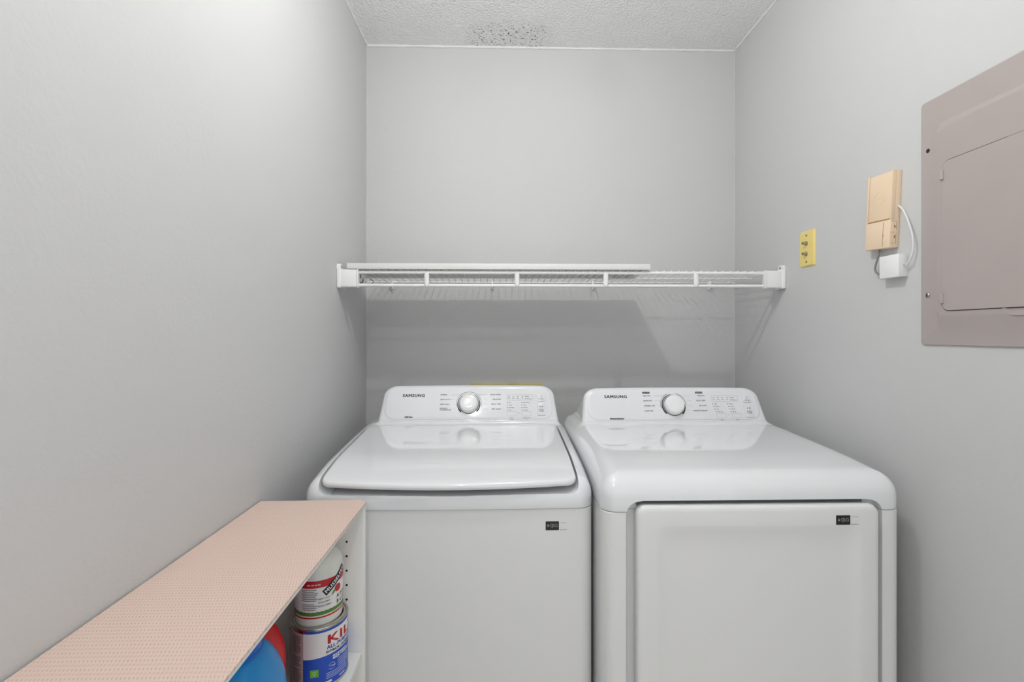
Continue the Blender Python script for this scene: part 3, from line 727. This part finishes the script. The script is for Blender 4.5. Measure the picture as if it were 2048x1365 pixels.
obj('bail_handle', MB().tube([(1.05*CR*math.cos(math.radians(-165-i*8.5)), 1.05*CR*math.sin(math.radians(-165-i*8.5)), .104+.014*math.sin(min(1, i/8)*PI/2)) for i in range(18)], .0011, 6), 'metal', C)

JZ = SZ+.1166; JR = .0465
J = thing('food_jar', 'white plastic apple butter jar standing on the paint can', 'jar', (CX-.001, CY-.001, JZ))
obj('body', MB().lathe([(JR-.012, 0), (JR-.004, .001), (JR-.001, .004), (JR, .009), (JR, .022), (JR+.0002, .024), (JR+.0002, .094), (JR, .097), (JR, .112), (JR-.0012, .121), (JR-.005, .130), (JR-.011, .1365), (.029, .1405), (.027, .1425), (.027, .146)], 64), 'jar', J)
obj('lid', MB().lathe([(.0305, .145), (.0310, .147), (.0310, .160), (.0295, .162), (.002, .162)], 48), 'red_jug', J)
A0, A1 = -178, 80
obj('paper_label', patch(0, 0, JR+.0003, A0, A1, .0255, .0955), 'paper', J)
obj('red_band', patch(0, 0, JR+.0006, A0, A1, .0815, .0955), 'red_ink', J)
obj('grass_band', patch(0, 0, JR+.0006, A0, A1, .0262, .0335, n=90, ztop=lambda s: .0005*math.sin(s*160)), 'grass_ink', J)
obj('red_line', patch(0, 0, JR+.0006, A0, A1, .0205, .0232), 'red_ink', J)
bn = MB(); put(bn, ([(0, -.002), (.003, .004), (0, .0105), (.058, .0115), (.058, -.002)], [(0, 1, 3, 4), (1, 2, 3)]), lambda u, v: (u, v, 0))
bn = MB(); put(bn, rect2d(-.002, .062, -.0025, .0112, 24), wrap(0, 0, JR+.0011, -53, .0655, 36)); bnr = obj('banner', bn, 'ink', J)
k = MB(); put(k, bold("MUSSELMAN'S", .0078, .0004, spacing=1.1, width=1.05), wrap(0, 0, JR+.0016, -53, .0668, 36)); obj('banner_lettering', k, 'white_ink', bnr)
ap = MB(); put(ap, ([(.0085*math.cos(i*PI/9), .0078*math.sin(i*PI/9)) for i in range(18)], [tuple(range(18))]), wrap(0, 0, JR+.0012, -21, .0690)); obj('apple_print', ap, 'red_ink', J)
lf = MB(); put(lf, ([(0, 0), (.006, .004), (.012, .010), (.004, .009)], [(0, 1, 2, 3)]), wrap(0, 0, JR+.0014, -40, .0585)); obj('leaf_print', lf, 'grass_ink', J)
k = MB(); put(k, text2d('APPLE', .0078, .0002, spacing=1.6), wrap(0, 0, JR+.0009, -25, .0490)); put(k, text2d('BUTTER', .0078, .0002, spacing=1.6), wrap(0, 0, JR+.0009, -25, .0375)); obj('name_lettering', k, 'ink', J)
k = MB()
for i in range(12):
    if i == 7: continue
    put(k, rect2d(0, (.030, .026, .033, .031, .028, .032, .030)[i % 7], 0, .0013, 8), wrap(0, 0, JR+.0009, -112, .0775-.0036*i))
put(k, text2d('NEW 12.21', .0034, .0001), wrap(0, 0, JR+.0009, -72, .0570)); put(k, text2d('NON-GMO', .0034, .0001), wrap(0, 0, JR+.0009, -72, .0500)); put(k, text2d('NON GMO', .0038, .0001), wrap(0, 0, JR+.0009, -72, .0425))
obj('small_print', k, 'ink_grey', J)
k = MB(); put(k, text2d('NET WT 28 OZ', .0028, .0001), wrap(0, 0, JR+.0011, -98, .0865)); obj('band_print', k, 'white_ink', J)

def jug(name, label, loc, hx, hy, H, m, cap_m, neck, cap_r, cap_z):
    t = thing(name, label, 'jug', loc)
    rings = []
    sh = H-neck
    prof = [(0, .90), (.006, .97), (.02, 1), (sh*.60, 1), (sh*.69, .975), (sh*.77, .92), (sh*.86, .83), (sh*.94, .72), (sh, .6), (sh+.004, .52)]
    for z, k in prof:
        n = 48; ring = []
        for i in range(n):
            a = 2*PI*i/n; e_ = 2/2.8
            c, s = math.cos(a), math.sin(a)
            ring.append((hx*k*math.copysign(abs(c)**e_, c), hy*k*math.copysign(abs(s)**e_, s), z))
        rings.append(ring)
    obj('body', MB().loft(rings), m, t, 60)
    c = obj('cap', MB().lathe([(cap_r*1.0, cap_z), (cap_r*1.02, cap_z+.006), (cap_r*.97, cap_z+.008), (cap_r*.95, H-.004), (cap_r*.9, H), (.003, H)], 40), cap_m, t)
    return t, c
t, c = jug('detergent_jug', 'bright blue plastic detergent jug on the bookcase shelf', (-.422, .770, SZ), .070, .078, .250, 'blue_jug', 'blue_cap', .050, .042, .200)
lb = MB()
fn = lambda u, v: (.0705+.0004, u, .085+v)
n = 26; lb.loft([[(.0698+d, .040*math.cos(2*PI*i/n)*s_-.028, .088+.046*math.sin(2*PI*i/n)*s_) for i in range(n)] for d, s_ in ((0, 1), (.0012, 1), (.0014, .97))])
lo_ = obj('oval_label', lb, mat('light_blue_print', (28, 150, 214), .3, var=.05), t)
k = MB(); put(k, arc2d(-.030, .0, .020, 60, 250, .0012), lambda u, v: (.0716, u, .088+v)); put(k, text2d('clean', .011, .0003, 'LEFT', .2), lambda u, v: (.0716, u-.05, .098+v)); obj('label_print', k, 'white_ink', lo_)
jug('cleaner_jug', 'glossy red plastic jug standing behind the blue jug', (-.462, .9035, SZ), .0575, .044, .215, 'red_jug', 'red_jug', .052, .026, .166)
